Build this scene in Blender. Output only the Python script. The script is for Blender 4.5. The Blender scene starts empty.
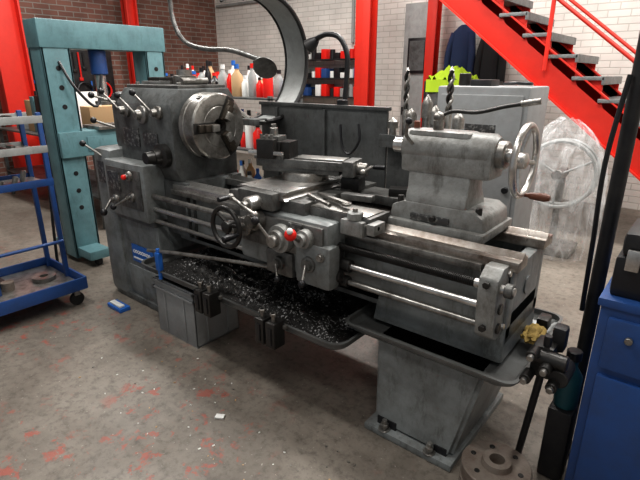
import bpy, bmesh, math, random
from mathutils import Vector, Matrix
from mathutils import noise as mn
random.seed(7)
R=math.radians
SC=bpy.context.scene

# ---------------- materials ----------------
def M(name,col,rough=.5,metal=0.0,grime=0.0,gcol=(.04,.035,.03),scale=6,bump=0.0,lo=.42,hi=.68,bscale=60,streak=0.0):
    m=bpy.data.materials.new(name); m.use_nodes=True
    nt=m.node_tree; N=nt.nodes; L=nt.links
    b=N['Principled BSDF']
    b.inputs['Base Color'].default_value=(*col,1); b.inputs['Roughness'].default_value=rough
    b.inputs['Metallic'].default_value=metal
    tc=N.new('ShaderNodeTexCoord')
    if grime>0:
        n=N.new('ShaderNodeTexNoise'); n.inputs['Scale'].default_value=scale; n.inputs['Detail'].default_value=9; n.inputs['Roughness'].default_value=.74
        L.new(tc.outputs['Object'],n.inputs['Vector'])
        r=N.new('ShaderNodeMapRange'); r.inputs['From Min'].default_value=lo; r.inputs['From Max'].default_value=hi
        r.inputs['To Min'].default_value=0; r.inputs['To Max'].default_value=grime
        L.new(n.outputs['Fac'],r.inputs['Value'])
        x=N.new('ShaderNodeMix'); x.data_type='RGBA'
        x.inputs['A'].default_value=(*col,1); x.inputs['B'].default_value=(*gcol,1)
        L.new(r.outputs['Result'],x.inputs['Factor']); out=x.outputs['Result']
        if streak>0:
            mp=N.new('ShaderNodeMapping'); mp.inputs['Scale'].default_value=(16,16,4.5); L.new(tc.outputs['Object'],mp.inputs['Vector'])
            n3=N.new('ShaderNodeTexNoise'); n3.inputs['Scale'].default_value=1; n3.inputs['Detail'].default_value=8; n3.inputs['Roughness'].default_value=.78; L.new(mp.outputs[0],n3.inputs['Vector'])
            r3=N.new('ShaderNodeMapRange'); r3.inputs['From Min'].default_value=.53; r3.inputs['From Max'].default_value=.66; r3.inputs['To Max'].default_value=streak; L.new(n3.outputs['Fac'],r3.inputs['Value'])
            x3=N.new('ShaderNodeMix'); x3.data_type='RGBA'; x3.inputs['B'].default_value=(gcol[0]*.5,gcol[1]*.5,gcol[2]*.45,1)
            L.new(out,x3.inputs['A']); L.new(r3.outputs['Result'],x3.inputs['Factor']); out=x3.outputs['Result']
        L.new(out,b.inputs['Base Color'])
        r2=N.new('ShaderNodeMapRange'); r2.inputs['To Min'].default_value=max(.05,rough-.12); r2.inputs['To Max'].default_value=min(1,rough+.18)
        L.new(n.outputs['Fac'],r2.inputs['Value']); L.new(r2.outputs['Result'],b.inputs['Roughness'])
    if bump>0:
        n2=N.new('ShaderNodeTexNoise'); n2.inputs['Scale'].default_value=bscale; n2.inputs['Detail'].default_value=4
        L.new(tc.outputs['Object'],n2.inputs['Vector'])
        bp=N.new('ShaderNodeBump'); bp.inputs['Strength'].default_value=bump; bp.inputs['Distance'].default_value=.01
        L.new(n2.outputs['Fac'],bp.inputs['Height']); L.new(bp.outputs['Normal'],b.inputs['Normal'])
    return m
grey=M('lathe_grey_paint',(.235,.252,.252),.4,0,.7,(.085,.082,.074),5,.08,streak=.55)
greyD=M('grimy_grey_paint',(.125,.133,.133),.36,0,.85,(.032,.03,.027),8,.12,streak=.55)
greyL=M('light_grey_paint',(.36,.375,.37),.45,0,.5,(.16,.15,.135),4,.08,streak=.2)
panelG=M('splash_sheet',(.12,.125,.125),.4,.3,.7,(.035,.033,.03),4,.1,streak=.5)
steel=M('bright_steel',(.66,.65,.63),.27,.9,.65,(.18,.16,.14),9)
steelw=M('worn_steel',(.36,.35,.33),.34,.8,.8,(.07,.06,.05),13,.1)
cast=M('cast_iron',(.175,.175,.168),.38,.45,.85,(.038,.035,.032),9,.2,streak=.45)
castL=M('tailstock_casting',(.30,.305,.295),.4,.2,.75,(.10,.09,.078),7,.15,streak=.5)
oily=M('oily_dark_steel',(.05,.048,.046),.33,.5,.6,(.018,.017,.016),12,.15)
jawM=M('jaw_steel',(.10,.085,.07),.35,.7,.5,(.03,.025,.02),14)
brownway=M('oiled_way',(.38,.35,.32),.28,.75,.9,(.10,.068,.05),10)
black=M('black_plastic',(.015,.015,.017),.38)
blackm=M('black_metal',(.022,.022,.024),.45,.2,.5,(.06,.055,.05),10)
redp=M('red_paint',(.68,.035,.02),.42,0,.3,(.4,.02,.015),3)
redb=M('red_plastic',(.75,.025,.018),.3)
blue=M('blue_paint',(.025,.08,.25),.4,0,.5,(.035,.05,.10),5)
blueD=M('dark_blue_cloth',(.02,.035,.09),.9)
teal=M('teal_paint',(.145,.28,.305),.42,0,.6,(.07,.135,.15),4,streak=.3)
tealb=M('teal_plastic',(.02,.11,.13),.45,0,.5,(.02,.05,.06),6)
brass=M('brown_handle',(.16,.06,.035),.35)
white=M('white_plastic',(.8,.8,.77),.4)
mustard=M('mustard_rag',(.36,.25,.07),.8,0,.6,(.17,.12,.05),20)
hivis=M('hivis_cloth',(.55,.8,.04),.8)
plate=M('engraved_plate',(.10,.10,.10),.35,.6,.6,(.5,.5,.48),40,0,.5,.6)
sign=M('blue_badge',(.03,.15,.5),.35)
crateM=M('crate_plastic',(.30,.31,.315),.5,0,.5,(.18,.175,.16),5)
rubber=M('rubber',(.02,.02,.02),.7)
tray=M('tray_steel_paint',(.16,.165,.162),.32,.2,.6,(.055,.052,.048),7)
card=M('cardboard',(.5,.33,.18),.8)
rustd=M('rusty_plate',(.25,.215,.185),.5,.4,.8,(.12,.08,.06),9,.2)
def swarf_mat():
    m=M('metal_swarf',(.02,.019,.018),.5,.3,0,bump=1.0,bscale=90)
    nt=m.node_tree;N=nt.nodes;L=nt.links;b=N['Principled BSDF']
    tc=N.new('ShaderNodeTexCoord'); v=N.new('ShaderNodeTexNoise'); v.inputs['Scale'].default_value=85; v.inputs['Detail'].default_value=3
    v2=N.new('ShaderNodeTexNoise'); v2.inputs['Scale'].default_value=4
    L.new(tc.outputs['Object'],v.inputs['Vector']); L.new(tc.outputs['Object'],v2.inputs['Vector'])
    ad=N.new('ShaderNodeMath'); ad.operation='MULTIPLY_ADD'; ad.inputs[1].default_value=.4
    L.new(v2.outputs['Fac'],ad.inputs[0]); L.new(v.outputs['Fac'],ad.inputs[2])
    r=N.new('ShaderNodeValToRGB'); r.color_ramp.elements[0].position=.81; r.color_ramp.elements[0].color=(.02,.019,.018,1)
    r.color_ramp.elements[1].position=.88; r.color_ramp.elements[1].color=(.5,.5,.5,1)
    L.new(ad.outputs[0],r.inputs[0]); L.new(r.outputs[0],b.inputs['Base Color'])
    return m
swarf=swarf_mat()
def film():
    m=bpy.data.materials.new('clear_plastic_film'); m.use_nodes=True
    nt=m.node_tree;N=nt.nodes;L=nt.links;b=N['Principled BSDF']; o=N['Material Output']
    b.inputs['Base Color'].default_value=(.85,.86,.87,1); b.inputs['Roughness'].default_value=.18
    t=N.new('ShaderNodeBsdfTransparent'); mx=N.new('ShaderNodeMixShader')
    n=N.new('ShaderNodeTexNoise'); n.inputs['Scale'].default_value=4; n.inputs['Detail'].default_value=6; n.inputs['Distortion'].default_value=1.2
    tc=N.new('ShaderNodeTexCoord'); mp=N.new('ShaderNodeMapping'); mp.inputs['Scale'].default_value=(2.2,2.2,.8)
    L.new(tc.outputs['Object'],mp.inputs['Vector']); L.new(mp.outputs[0],n.inputs['Vector'])
    r=N.new('ShaderNodeMapRange'); r.inputs['From Min'].default_value=.42; r.inputs['From Max'].default_value=.68; r.inputs['To Min'].default_value=.08; r.inputs['To Max'].default_value=.42
    L.new(n.outputs['Fac'],r.inputs['Value']); L.new(r.outputs['Result'],mx.inputs[0]); L.new(t.outputs[0],mx.inputs[1]); L.new(b.outputs[0],mx.inputs[2])
    bp=N.new('ShaderNodeBump'); bp.inputs['Strength'].default_value=.7; bp.inputs['Distance'].default_value=.05; L.new(n.outputs['Fac'],bp.inputs['Height']); L.new(bp.outputs['Normal'],b.inputs['Normal'])
    L.new(mx.outputs[0],o.inputs['Surface']); return m
filmM=film()
def brick(name,c1,c2,mortar,axis,ms=.012,bump=.35,grime=.3):
    m=bpy.data.materials.new(name); m.use_nodes=True
    nt=m.node_tree;N=nt.nodes;L=nt.links;b=N['Principled BSDF']; b.inputs['Roughness'].default_value=.65
    g=N.new('ShaderNodeNewGeometry'); s=N.new('ShaderNodeSeparateXYZ'); c=N.new('ShaderNodeCombineXYZ')
    L.new(g.outputs['Position'],s.inputs[0]); L.new(s.outputs[axis],c.inputs[0]); L.new(s.outputs[2],c.inputs[1])
    t=N.new('ShaderNodeTexBrick'); t.inputs['Scale'].default_value=1; t.inputs['Brick Width'].default_value=.24; t.inputs['Row Height'].default_value=.08
    t.inputs['Mortar Size'].default_value=ms; t.inputs['Mortar Smooth'].default_value=.5
    t.inputs['Color1'].default_value=(*c1,1); t.inputs['Color2'].default_value=(*c2,1); t.inputs['Mortar'].default_value=(*mortar,1)
    L.new(c.outputs[0],t.inputs['Vector'])
    n=N.new('ShaderNodeTexNoise'); n.inputs['Scale'].default_value=2; n.inputs['Detail'].default_value=6; L.new(g.outputs['Position'],n.inputs['Vector'])
    r=N.new('ShaderNodeMapRange'); r.inputs['From Min'].default_value=.35; r.inputs['From Max'].default_value=.7; r.inputs['To Min'].default_value=1; r.inputs['To Max'].default_value=1-grime
    L.new(n.outputs['Fac'],r.inputs['Value'])
    x=N.new('ShaderNodeMix'); x.data_type='RGBA'; x.blend_type='MULTIPLY'; x.inputs['Factor'].default_value=1
    L.new(t.outputs['Color'],x.inputs['A']); L.new(r.outputs['Result'],x.inputs['B']); L.new(x.outputs['Result'],b.inputs['Base Color'])
    bp=N.new('ShaderNodeBump'); bp.invert=True; bp.inputs['Strength'].default_value=bump; bp.inputs['Distance'].default_value=.01
    L.new(t.outputs['Fac'],bp.inputs['Height']); L.new(bp.outputs['Normal'],b.inputs['Normal'])
    return m
wbrick=brick('white_painted_brick',(.84,.81,.76),(.78,.75,.70),(.62,.595,.55),0,.008,.35,.2)
rbrick=brick('red_brick',(.25,.115,.085),(.18,.085,.065),(.28,.25,.22),1,.01,.35,.4)
def floor_mat():
    m=bpy.data.materials.new('worn_concrete_floor'); m.use_nodes=True
    nt=m.node_tree;N=nt.nodes;L=nt.links;b=N['Principled BSDF']
    g=N.new('ShaderNodeNewGeometry')
    def noise(s,d=6,r=.6,dist=0):
        n=N.new('ShaderNodeTexNoise'); n.inputs['Scale'].default_value=s; n.inputs['Detail'].default_value=d; n.inputs['Roughness'].default_value=r; n.inputs['Distortion'].default_value=dist
        L.new(g.outputs['Position'],n.inputs['Vector']); return n
    def ramp(src,a,c):
        r=N.new('ShaderNodeMapRange'); r.inputs['From Min'].default_value=a; r.inputs['From Max'].default_value=c; L.new(src,r.inputs['Value']); return r.outputs['Result']
    def mix(f,a,c,bt='MIX'):
        x=N.new('ShaderNodeMix'); x.data_type='RGBA'; x.blend_type=bt; L.new(f,x.inputs['Factor'])
        if isinstance(a,tuple): x.inputs['A'].default_value=(*a,1)
        else: L.new(a,x.inputs['A'])
        if isinstance(c,tuple): x.inputs['B'].default_value=(*c,1)
        else: L.new(c,x.inputs['B'])
        return x.outputs['Result']
    base=mix(ramp(noise(1.7,8,.7).outputs['Fac'],.35,.65),(.265,.235,.20),(.15,.13,.108))
    base=mix(ramp(noise(22,6,.75).outputs['Fac'],.48,.75),base,(.08,.068,.057))
    base=mix(ramp(noise(55,3,.6).outputs['Fac'],.67,.73),base,(.42,.39,.35))
    a=ramp(noise(8,9,.74,.3).outputs['Fac'],.56,.59); c=ramp(noise(1.0,3,.5).outputs['Fac'],.41,.5)
    s=N.new('ShaderNodeSeparateXYZ'); L.new(g.outputs['Position'],s.inputs[0])
    yy=N.new('ShaderNodeMapRange'); yy.inputs['From Min'].default_value=1.6; yy.inputs['From Max'].default_value=1.25; L.new(s.outputs[1],yy.inputs['Value'])
    m1=N.new('ShaderNodeMath'); m1.operation='MULTIPLY'; L.new(a,m1.inputs[0]); L.new(c,m1.inputs[1])
    m2=N.new('ShaderNodeMath'); m2.operation='MULTIPLY'; L.new(m1.outputs[0],m2.inputs[0]); L.new(yy.outputs[0],m2.inputs[1])
    m3=N.new('ShaderNodeMath'); m3.operation='MULTIPLY'; m3.inputs[1].default_value=.7; L.new(m2.outputs[0],m3.inputs[0])
    col=mix(m3.outputs[0],base,(.36,.08,.055))
    L.new(col,b.inputs['Base Color'])
    rr=N.new('ShaderNodeMapRange'); rr.inputs['To Min'].default_value=.28; rr.inputs['To Max'].default_value=.75; L.new(noise(2.5,5).outputs['Fac'],rr.inputs['Value']); L.new(rr.outputs[0],b.inputs['Roughness'])
    bp=N.new('ShaderNodeBump'); bp.inputs['Strength'].default_value=.25; bp.inputs['Distance'].default_value=.005
    L.new(noise(40,5).outputs['Fac'],bp.inputs['Height']); L.new(bp.outputs['Normal'],b.inputs['Normal'])
    return m
floorM=floor_mat()
ceilM=M('ceiling_paint',(.5,.5,.48),.8)

# ---------------- mesh builder ----------------
def vec(a): return a if isinstance(a,Vector) else Vector(a)
class G:
    def __init__(s): s.bm=bmesh.new(); s.mats=[]
    def add(s,t,mat,mx=None):
        if mat not in s.mats: s.mats.append(mat)
        i=s.mats.index(mat)
        if mx is not None: t.transform(mx)
        bmesh.ops.recalc_face_normals(t,faces=t.faces)
        for f in t.faces: f.material_index=i
        me=bpy.data.meshes.new('t'); t.to_mesh(me); t.free(); s.bm.from_mesh(me); bpy.data.meshes.remove(me)
    def box(s,c,d,mat,bev=.005,rot=None,mx=None):
        t=bmesh.new(); bmesh.ops.create_cube(t,size=1)
        for v in t.verts: v.co=Vector((v.co.x*d[0],v.co.y*d[1],v.co.z*d[2]))
        if bev>0:
            bmesh.ops.bevel(t,geom=t.edges[:],offset=min(bev,min(d)*.45),segments=2,profile=.6,affect='EDGES',clamp_overlap=True)
        m=Matrix.Translation(vec(c))
        if rot: m=m@(Matrix.Rotation(R(rot[2]),4,'Z')@Matrix.Rotation(R(rot[1]),4,'Y')@Matrix.Rotation(R(rot[0]),4,'X'))
        if mx is not None: m=mx@m
        s.add(t,mat,m)
    def b(s,x0,x1,y0,y1,z0,z1,mat,bev=.005):
        s.box(((x0+x1)/2,(y0+y1)/2,(z0+z1)/2),(abs(x1-x0),abs(y1-y0),abs(z1-z0)),mat,bev)
    def rev(s,prof,o,ax,mat,seg=28,mx=None):
        ax=vec(ax).normalized(); o=vec(o)
        u=ax.orthogonal().normalized(); w=ax.cross(u)
        t=bmesh.new(); rings=[]
        for (h,r) in prof:
            if r<1e-6: rings.append([t.verts.new(o+ax*h)])
            else: rings.append([t.verts.new(o+ax*h+(u*math.cos(2*math.pi*i/seg)+w*math.sin(2*math.pi*i/seg))*r) for i in range(seg)])
        for A,B in zip(rings,rings[1:]):
            for i in range(seg):
                j=(i+1)%seg
                try:
                    if len(A)==1 and len(B)==1: continue
                    if len(A)==1: t.faces.new((A[0],B[i],B[j]))
                    elif len(B)==1: t.faces.new((A[i],A[j],B[0]))
                    else: t.faces.new((A[i],A[j],B[j],B[i]))
                except ValueError: pass
        s.add(t,mat,mx)
    def cyl(s,p0,p1,r,mat,r2=None,seg=24,c=None):
        p0=vec(p0);p1=vec(p1);L=(p1-p0).length; r2=r if r2 is None else r2
        c=min(.12*min(r,r2),L*.2) if c is None else c
        s.rev([(0,0),(0,r-c),(c,r),(L-c,r2),(L,max(r2-c,0)),(L,0)],p0,p1-p0,mat,seg)
    def sph(s,c,r,mat,sc=(1,1,1),seg=18):
        t=bmesh.new(); bmesh.ops.create_uvsphere(t,u_segments=seg,v_segments=seg//2+2,radius=r)
        for v in t.verts: v.co=Vector((v.co.x*sc[0],v.co.y*sc[1],v.co.z*sc[2]))
        s.add(t,mat,Matrix.Translation(vec(c)))
    def tor(s,c,ax,Rr,r,mat,seg=40,ms=10):
        ax=vec(ax).normalized(); u=ax.orthogonal().normalized(); w=ax.cross(u); c=vec(c)
        s.tube([c+(u*math.cos(2*math.pi*i/seg)+w*math.sin(2*math.pi*i/seg))*Rr for i in range(seg)],r,mat,ms,True,1)
    def tube(s,pts,r,mat,ms=10,cyc=False,sub=5,flat=1.0):
        P=[vec(p) for p in pts]
        if sub>1:
            Q=[];n=len(P)
            for i in range(n if cyc else n-1):
                p0=P[(i-1)%n] if cyc or i>0 else P[0]; p1=P[i]; p2=P[(i+1)%n]; p3=P[(i+2)%n] if cyc or i+2<n else P[-1]
                for k in range(sub):
                    t=k/sub
                    Q.append(.5*((2*p1)+(p2-p0)*t+(2*p0-5*p1+4*p2-p3)*t*t+(3*p1-p0-3*p2+p3)*t**3))
            if not cyc: Q.append(P[-1])
            P=Q
        t=bmesh.new(); n=len(P); rings=[]; u=None
        for i in range(n):
            if cyc: T=(P[(i+1)%n]-P[i-1]).normalized()
            else: T=(P[min(i+1,n-1)]-P[max(i-1,0)]).normalized()
            if u is None: u=T.orthogonal().normalized()
            else:
                u=u-T*u.dot(T)
                u=u.normalized() if u.length>1e-5 else T.orthogonal().normalized()
            w=T.cross(u)
            rings.append([t.verts.new(P[i]+(u*math.cos(2*math.pi*k/ms)+w*math.sin(2*math.pi*k/ms)*flat)*r) for k in range(ms)])
        for i in range(n if cyc else n-1):
            A=rings[i];B=rings[(i+1)%n]
            for k in range(ms):
                j=(k+1)%ms
                try:t.faces.new((A[k],A[j],B[j],B[k]))
                except ValueError: pass
        if not cyc: t.faces.new(rings[0]); t.faces.new(rings[-1][::-1])
        s.add(t,mat)
    def prism(s,poly,axis,a0,a1,mat,bev=.005,mx=None):
        t=bmesh.new()
        def mk(p,a):
            return {'X':(a,p[0],p[1]),'Y':(p[0],a,p[1]),'Z':(p[0],p[1],a)}[axis]
        A=[t.verts.new(mk(p,a0)) for p in poly]; B=[t.verts.new(mk(p,a1)) for p in poly]
        t.faces.new(A); t.faces.new(B[::-1]); n=len(poly)
        for i in range(n): t.faces.new((A[i],B[i],B[(i+1)%n],A[(i+1)%n]))
        bmesh.ops.recalc_face_normals(t,faces=t.faces)
        if bev>0: bmesh.ops.bevel(t,geom=t.edges[:],offset=bev,segments=2,profile=.6,affect='EDGES',clamp_overlap=True)
        s.add(t,mat,mx)
    def lever(s,p0,p1,r,ball,mat,bm):
        s.cyl(p0,p1,r,mat,r*.8,12); s.sph(p1,ball,bm)
    def pan(s,x0,x1,y0,y1,z0,z1,mat,th=.006,lip=.012,rc=.06):
        def rr(x0,x1,y0,y1,c):
            o=[]
            for cx,cy,a in ((x1-c,y1-c,0),(x0+c,y1-c,90),(x0+c,y0+c,180),(x1-c,y0+c,270)):
                for k in range(6):
                    an=R(a+k*18); o.append((cx+c*math.cos(an),cy+c*math.sin(an)))
            return o
        t=bmesh.new()
        loops=[]
        for (ins,z,) in ((0.02,z0),(0,z0+.02),(0,z1),(-lip,z1),(-lip,z1-th),(-lip+th*.5,z1-th)):
            loops.append([t.verts.new((p[0],p[1],z)) for p in rr(x0+ins,x1-ins,y0+ins,y1-ins,rc)])
        t.faces.new(loops[0])
        for A,B in zip(loops,loops[1:]):
            n=len(A)
            for i in range(n): t.faces.new((A[i],A[(i+1)%n],B[(i+1)%n],B[i]))
        s.add(t,mat)
    def done(s,name,parent=None,shift=None):
        me=bpy.data.meshes.new(name)
        if shift: bmesh.ops.translate(s.bm,verts=s.bm.verts,vec=Vector(shift))
        xs=[v.co for v in s.bm.verts]
        mn_=Vector((min(v.x for v in xs),min(v.y for v in xs),min(v.z for v in xs))); mxx=Vector((max(v.x for v in xs),max(v.y for v in xs),max(v.z for v in xs)))
        o=Vector(((mn_.x+mxx.x)/2,(mn_.y+mxx.y)/2,mn_.z))
        bmesh.ops.translate(s.bm,verts=s.bm.verts,vec=-o)
        s.bm.to_mesh(me); s.bm.free()
        for m in s.mats: me.materials.append(m)
        me.polygons.foreach_set('use_smooth',[True]*len(me.polygons))
        me.set_sharp_from_angle(angle=R(38))
        ob=bpy.data.objects.new(name,me); SC.collection.objects.link(ob)
        if parent: ob.parent=parent; ob.location=o-parent.location
        else: ob.location=o
        return ob
def empty(name,loc):
    e=bpy.data.objects.new(name,None); e.location=loc; e.empty_display_size=.2; SC.collection.objects.link(e); return e
def handwheel(g,c,ax,Rr,r,mat,spokes=4,hub=.03,handle=None,hm=brass,ph=0,dish=0.02):
    c=vec(c);ax=vec(ax).normalized()
    g.tor(c,ax,Rr,r,mat,44,12)
    u=ax.orthogonal().normalized(); w=ax.cross(u)
    g.rev([(-dish-.03,0),(-dish-.03,hub*.8),(-dish,hub),(dish*.3,hub*.9),(dish*.6,hub*.5),(dish*.6,0)],c,ax,mat)
    for k in range(spokes):
        a=ph+2*math.pi*k/spokes; d=u*math.cos(a)+w*math.sin(a)
        g.tube([c-ax*dish+d*hub*.7,c-ax*dish*.7+d*Rr*.5,c+d*Rr],r*.8,mat,8,False,4)
    if handle:
        a=handle; d=u*math.cos(a)+w*math.sin(a); p=c+d*Rr
        g.rev([(0,0),(0,.009),(.02,.009),(.03,.014),(.08,.017),(.1,.012),(.105,0)],p,ax,hm,16)

# ---------------- room ----------------
g=G(); g.b(-8.7,4.1,-3.2,7.2,-.1,0,floorM,0); g.done('floor')
g=G(); g.b(-8.7,4.1,7.0,7.2,0,4.2,wbrick,0); g.done('wall_back')
g=G(); g.b(-8.7,-8.5,-3.2,7.0,0,4.2,rbrick,0); g.done('wall_left')
g=G(); g.b(4.0,4.2,-3.2,7.0,0,4.2,wbrick,0); g.done('wall_right')
g=G(); g.b(-8.7,4.2,-3.2,7.2,4.2,4.3,ceilM,0); g.done('ceiling')

# ---------------- LATHE ----------------
SY,SZ=1.93,1.30
LA=empty('engine_lathe',(-1.9,1.95,0))
g=G()
g.b(-3.36,-2.75,1.66,2.25,0,.66,grey,.03)
g.b(-3.38,-2.73,1.64,2.27,0,.05,greyD,.01)
g.b(-3.44,-3.20,1.63,2.22,.02,1.12,grey,.05)
g.b(-3.24,-2.75,1.64,2.1,.64,.72,greyD,.01)
g.b(-3.24,-2.74,1.60,2.1,.68,1.06,grey,.02)
g.b(-3.19,-2.78,1.592,1.602,.76,1.02,cast,.004)
g.prism([(1.72,1.04),(1.72,1.42),(1.79,1.52),(2.18,1.52),(2.22,1.46),(2.22,.94),(1.76,.94)],'X',-3.18,-2.56,greyD,.012)
g.b(-3.16,-2.58,1.80,2.17,1.515,1.54,cast,.008)
g.b(-3.34,-3.16,1.76,2.18,1.10,1.49,greyD,.05)
for x in (-3.1,-2.64):
    for y in (1.85,2.12): g.cyl((x,y,1.535),(x,y,1.555),.014,steelw,seg=8)
g.b(-3.12,-2.93,1.712,1.722,1.15,1.27,plate,.002); g.b(-2.88,-2.72,1.712,1.722,1.17,1.25,plate,.002)
g.b(-3.17,-3.02,1.584,1.594,.86,.99,plate,.002)
for x,z,r in ((-3.05,1.38,.045),(-2.86,1.36,.055),(-2.68,1.38,.04)):
    g.rev([(0,0),(0,r),(.02,r),(.03,r*.6),(.06,r*.5),(.06,0)],(x,1.722,z),(0,-1,0),steelw)
    g.lever((x,1.672,z),(x-.07,1.60,z+.12),.008,.02,steelw,black)
g.rev([(0,0),(0,.075),(.05,.075),(.06,.05),(.1,.045),(.1,0)],(-2.66,1.73,1.12),(0,-1,0),oily)
g.rev([(0,0),(0,.04),(.05,.035),(.05,0)],(-2.66,1.63,1.12),(0,-1,0),oily)
for x,z in ((-2.89,.98),(-2.89,.84),(-3.1,.8)):
    g.rev([(0,0),(0,.035),(.025,.03),(.03,.016),(.05,.016),(.05,0)],(x,1.6,z),(0,-1,0),steelw)
g.lever((-3.1,1.55,.8),(-3.08,1.48,.73),.009,.024,steelw,black)
g.lever((-2.89,1.55,.84),(-2.98,1.50,.78),.008,.02,steelw,black)
g.sph((-2.89,1.55,.98),.018,redb)
g.b(-3.36,-3.26,1.618,1.63,.88,1.03,plate,.002)
g.lever((-3.3,1.64,1.06),(-3.40,1.56,1.15),.009,.022,steelw,black)
g.lever((-3.25,1.76,1.42),(-3.34,1.64,1.47),.009,.022,steelw,black)
g.lever((-3.3,1.76,1.25),(-3.40,1.66,1.30),.009,.022,steelw,black)
g.b(-3.10,-2.83,1.652,1.662,.33,.46,sign,.003)
g.b(-3.08,-2.85,1.649,1.655,.355,.367,white,0)
for i in range(8): g.tor((-3.065+i*.027,1.651,.41),(0,1,0),.010 if i%2 else .012,.003,white,10,4)
g.b(-3.18,-2.80,1.652,1.664,.08,.29,grey,.006); g.cyl((-2.85,1.655,.2),(-2.85,1.64,.2),.014,black,seg=12)
g.done('headstock',LA)
g=G()
g.rev([(0,0),(0,.075),(.05,.075),(.055,.05),(.09,.048),(.09,0)],(-2.78,2.0,1.542),(0,0,1),steelw)
g.b(-3.05,-2.92,1.9,2.05,1.542,1.585,oily); g.cyl((-2.68,1.9,1.562),(-2.68,2.1,1.562),.022,steelw)
g.box((-2.9,1.87,1.552),(.22,.03,.02),steelw,.003,(0,0,20))
g.done('loose_parts',LA)
# chuck
g=G()
x0=-2.56
g.rev([(0,0),(0,.13),(.05,.13),(.05,.19),(.055,.2),(.09,.2),(.094,.195),(.1,.195),(.104,.2),(.18,.2),(.19,.19)],(x0,SY,SZ),(1,0,0),steelw,48)
g.rev([(.19,.19),(.192,.185),(.192,.13),(.189,.127),(.189,.12),(.192,.117),(.192,.05),(.12,.045),(.12,0)],(x0,SY,SZ),(1,0,0),steelw,48)
for k in range(3):
    mx=Matrix.Translation((x0+.192,SY,SZ))@Matrix.Rotation(R(-30+120*k),4,'X')
    g.box((.0,0,.12),(.008,.062,.145),oily,.001,mx=mx)
    g.box((.012,0,.105),(.03,.044,.13),jawM,.003,mx=mx)
    g.box((.03,0,.09),(.025,.042,.09),jawM,.003,mx=mx)
    g.box((.048,0,.07),(.02,.04,.05),steelw,.003,mx=mx)
    mx2=Matrix.Translation((x0+.14,SY,SZ))@Matrix.Rotation(R(30+120*k),4,'X')
    g.rev([(0,0),(.0,.018),(.205,.018),(.205,.01),(.19,.01),(.19,0)],(0,0,0),(0,0,1),oily,12,mx2)
g.done('three_jaw_chuck',LA)
# bed
g=G()
BX0,BX1=-2.62,-.49
g.b(BX0,BX1,1.745,1.80,.60,.925,grey,.006)
g.b(BX0,BX1,2.10,2.155,.60,.925,grey,.006)
g.b(BX0,BX1,1.745,2.155,.58,.66,greyD,.006)
for i in range(9):
    x=-2.45+i*.235; g.b(x,x+.03,1.79,2.11,.64,.88,greyD,.003)
g.b(-.54,BX1,1.745,2.155,.58,.905,grey,.008)
def way(y0,y1,vy,mat,xa,xb):
    g.prism([(y0,.905),(y0,.945),(vy-.025,.945),(vy,.968),(vy+.025,.945),(y1,.945),(y1,.905)],'X',xa,xb,mat,.002)
way(1.725,1.835,1.79,steel,-2.62,-1.5); way(1.725,1.835,1.79,brownway,-1.5,-.47)
way(2.055,2.175,2.10,steel,-2.62,-1.5); way(2.055,2.175,2.10,brownway,-1.5,-.47)
g.b(BX0,-.6,1.705,1.745,.885,.915,steelw,.002)
for x in (-2.5,-2.44): g.b(x,x+.02,1.72,1.745,.62,.88,greyD,.003)
g.b(-2.75,-2.5,1.74,2.2,.60,.96,greyD,.01)
g.prism([(-1.10,.50),(-.49,.50),(-.49,.72),(-1.06,.72)],'Y',1.742,2.158,grey,.01)
g.b(-1.06,-.49,1.738,1.76,.52,.84,grey,.012)
g.cyl((-.49,1.95,.78),(-.484,1.95,.78),.04,grey)
g.done('bed',LA)
# lead screw, rods, end bracket
g=G()
L0=-1.25
g.cyl((-2.75,1.655,.86),(L0,1.655,.86),.0165,steelw)
n=84
prof=[(0,0)]
for i in range(n):
    h=i*.0078; prof+= [(h,.013),(h+.0025,.0185),(h+.005,.0185),(h+.0072,.013)]
prof.append((n*.0078,0))
g.rev(prof,(L0,1.655,.86),(1,0,0),oily,16)
g.cyl((-.6,1.655,.86),(-.45,1.655,.86),.018,steel)
g.cyl((-.485,1.655,.86),(-.455,1.655,.86),.028,cast)
g.cyl((-2.75,1.655,.775),(-.5,1.655,.775),.0145,steel)
g.cyl((-2.75,1.655,.695),(-.5,1.655,.695),.0135,steelw)
g.prism([(1.745,.64),(1.745,.93),(1.67,.935),(1.62,.90),(1.615,.84),(1.625,.72),(1.635,.66),(1.67,.635)],'X',-.575,-.50,castL,.01)
for z in (.775,.695): g.cyl((-.5,1.665,z),(-.492,1.665,z),.022,oily,seg=16)
g.cyl((-.54,1.617,.88),(-.54,1.60,.88),.014,oily,seg=6); g.cyl((-.54,1.628,.70),(-.54,1.61,.70),.014,oily,seg=6)
g.cyl((-.51,1.72,.9),(-.49,1.72,.9),.012,steel,seg=6); g.cyl((-.51,1.72,.68),(-.49,1.72,.68),.012,steel,seg=6)
g.done('lead_screw_and_rods',LA)
# carriage
g=G()
g.b(-2.0,-1.08,1.66,1.83,.965,1.015,cast,.01)
g.b(-2.0,-1.08,2.05,2.22,.965,1.015,cast,.01)
g.b(-1.92,-1.42,1.62,2.24,.968,1.035,cast,.012)
g.b(-1.50,-1.10,1.665,1.8,1.012,1.02,steelw,.003)
g.b(-1.99,-1.93,1.70,1.82,1.0,1.03,oily,.004)
g.prism([(-1.84,1.03),(-1.81,1.05),(-1.84,1.075),(-1.52,1.075),(-1.55,1.05),(-1.52,1.03)],'Y',1.60,2.26,steel,.003)
g.b(-1.80,-1.56,1.55,1.62,.985,1.07,cast,.01)
CM=Matrix.Translation((-1.68,1.92,.015))@Matrix.Rotation(R(17),4,'Z')
g.rev([(0,0),(0,.125),(.03,.125),(.045,.115),(.045,0)],(-1.68,1.93,1.072),(0,0,1),steelw,36)
g.box((0,0,1.112),(.44,.13,.03),cast,.004,mx=CM)
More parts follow.
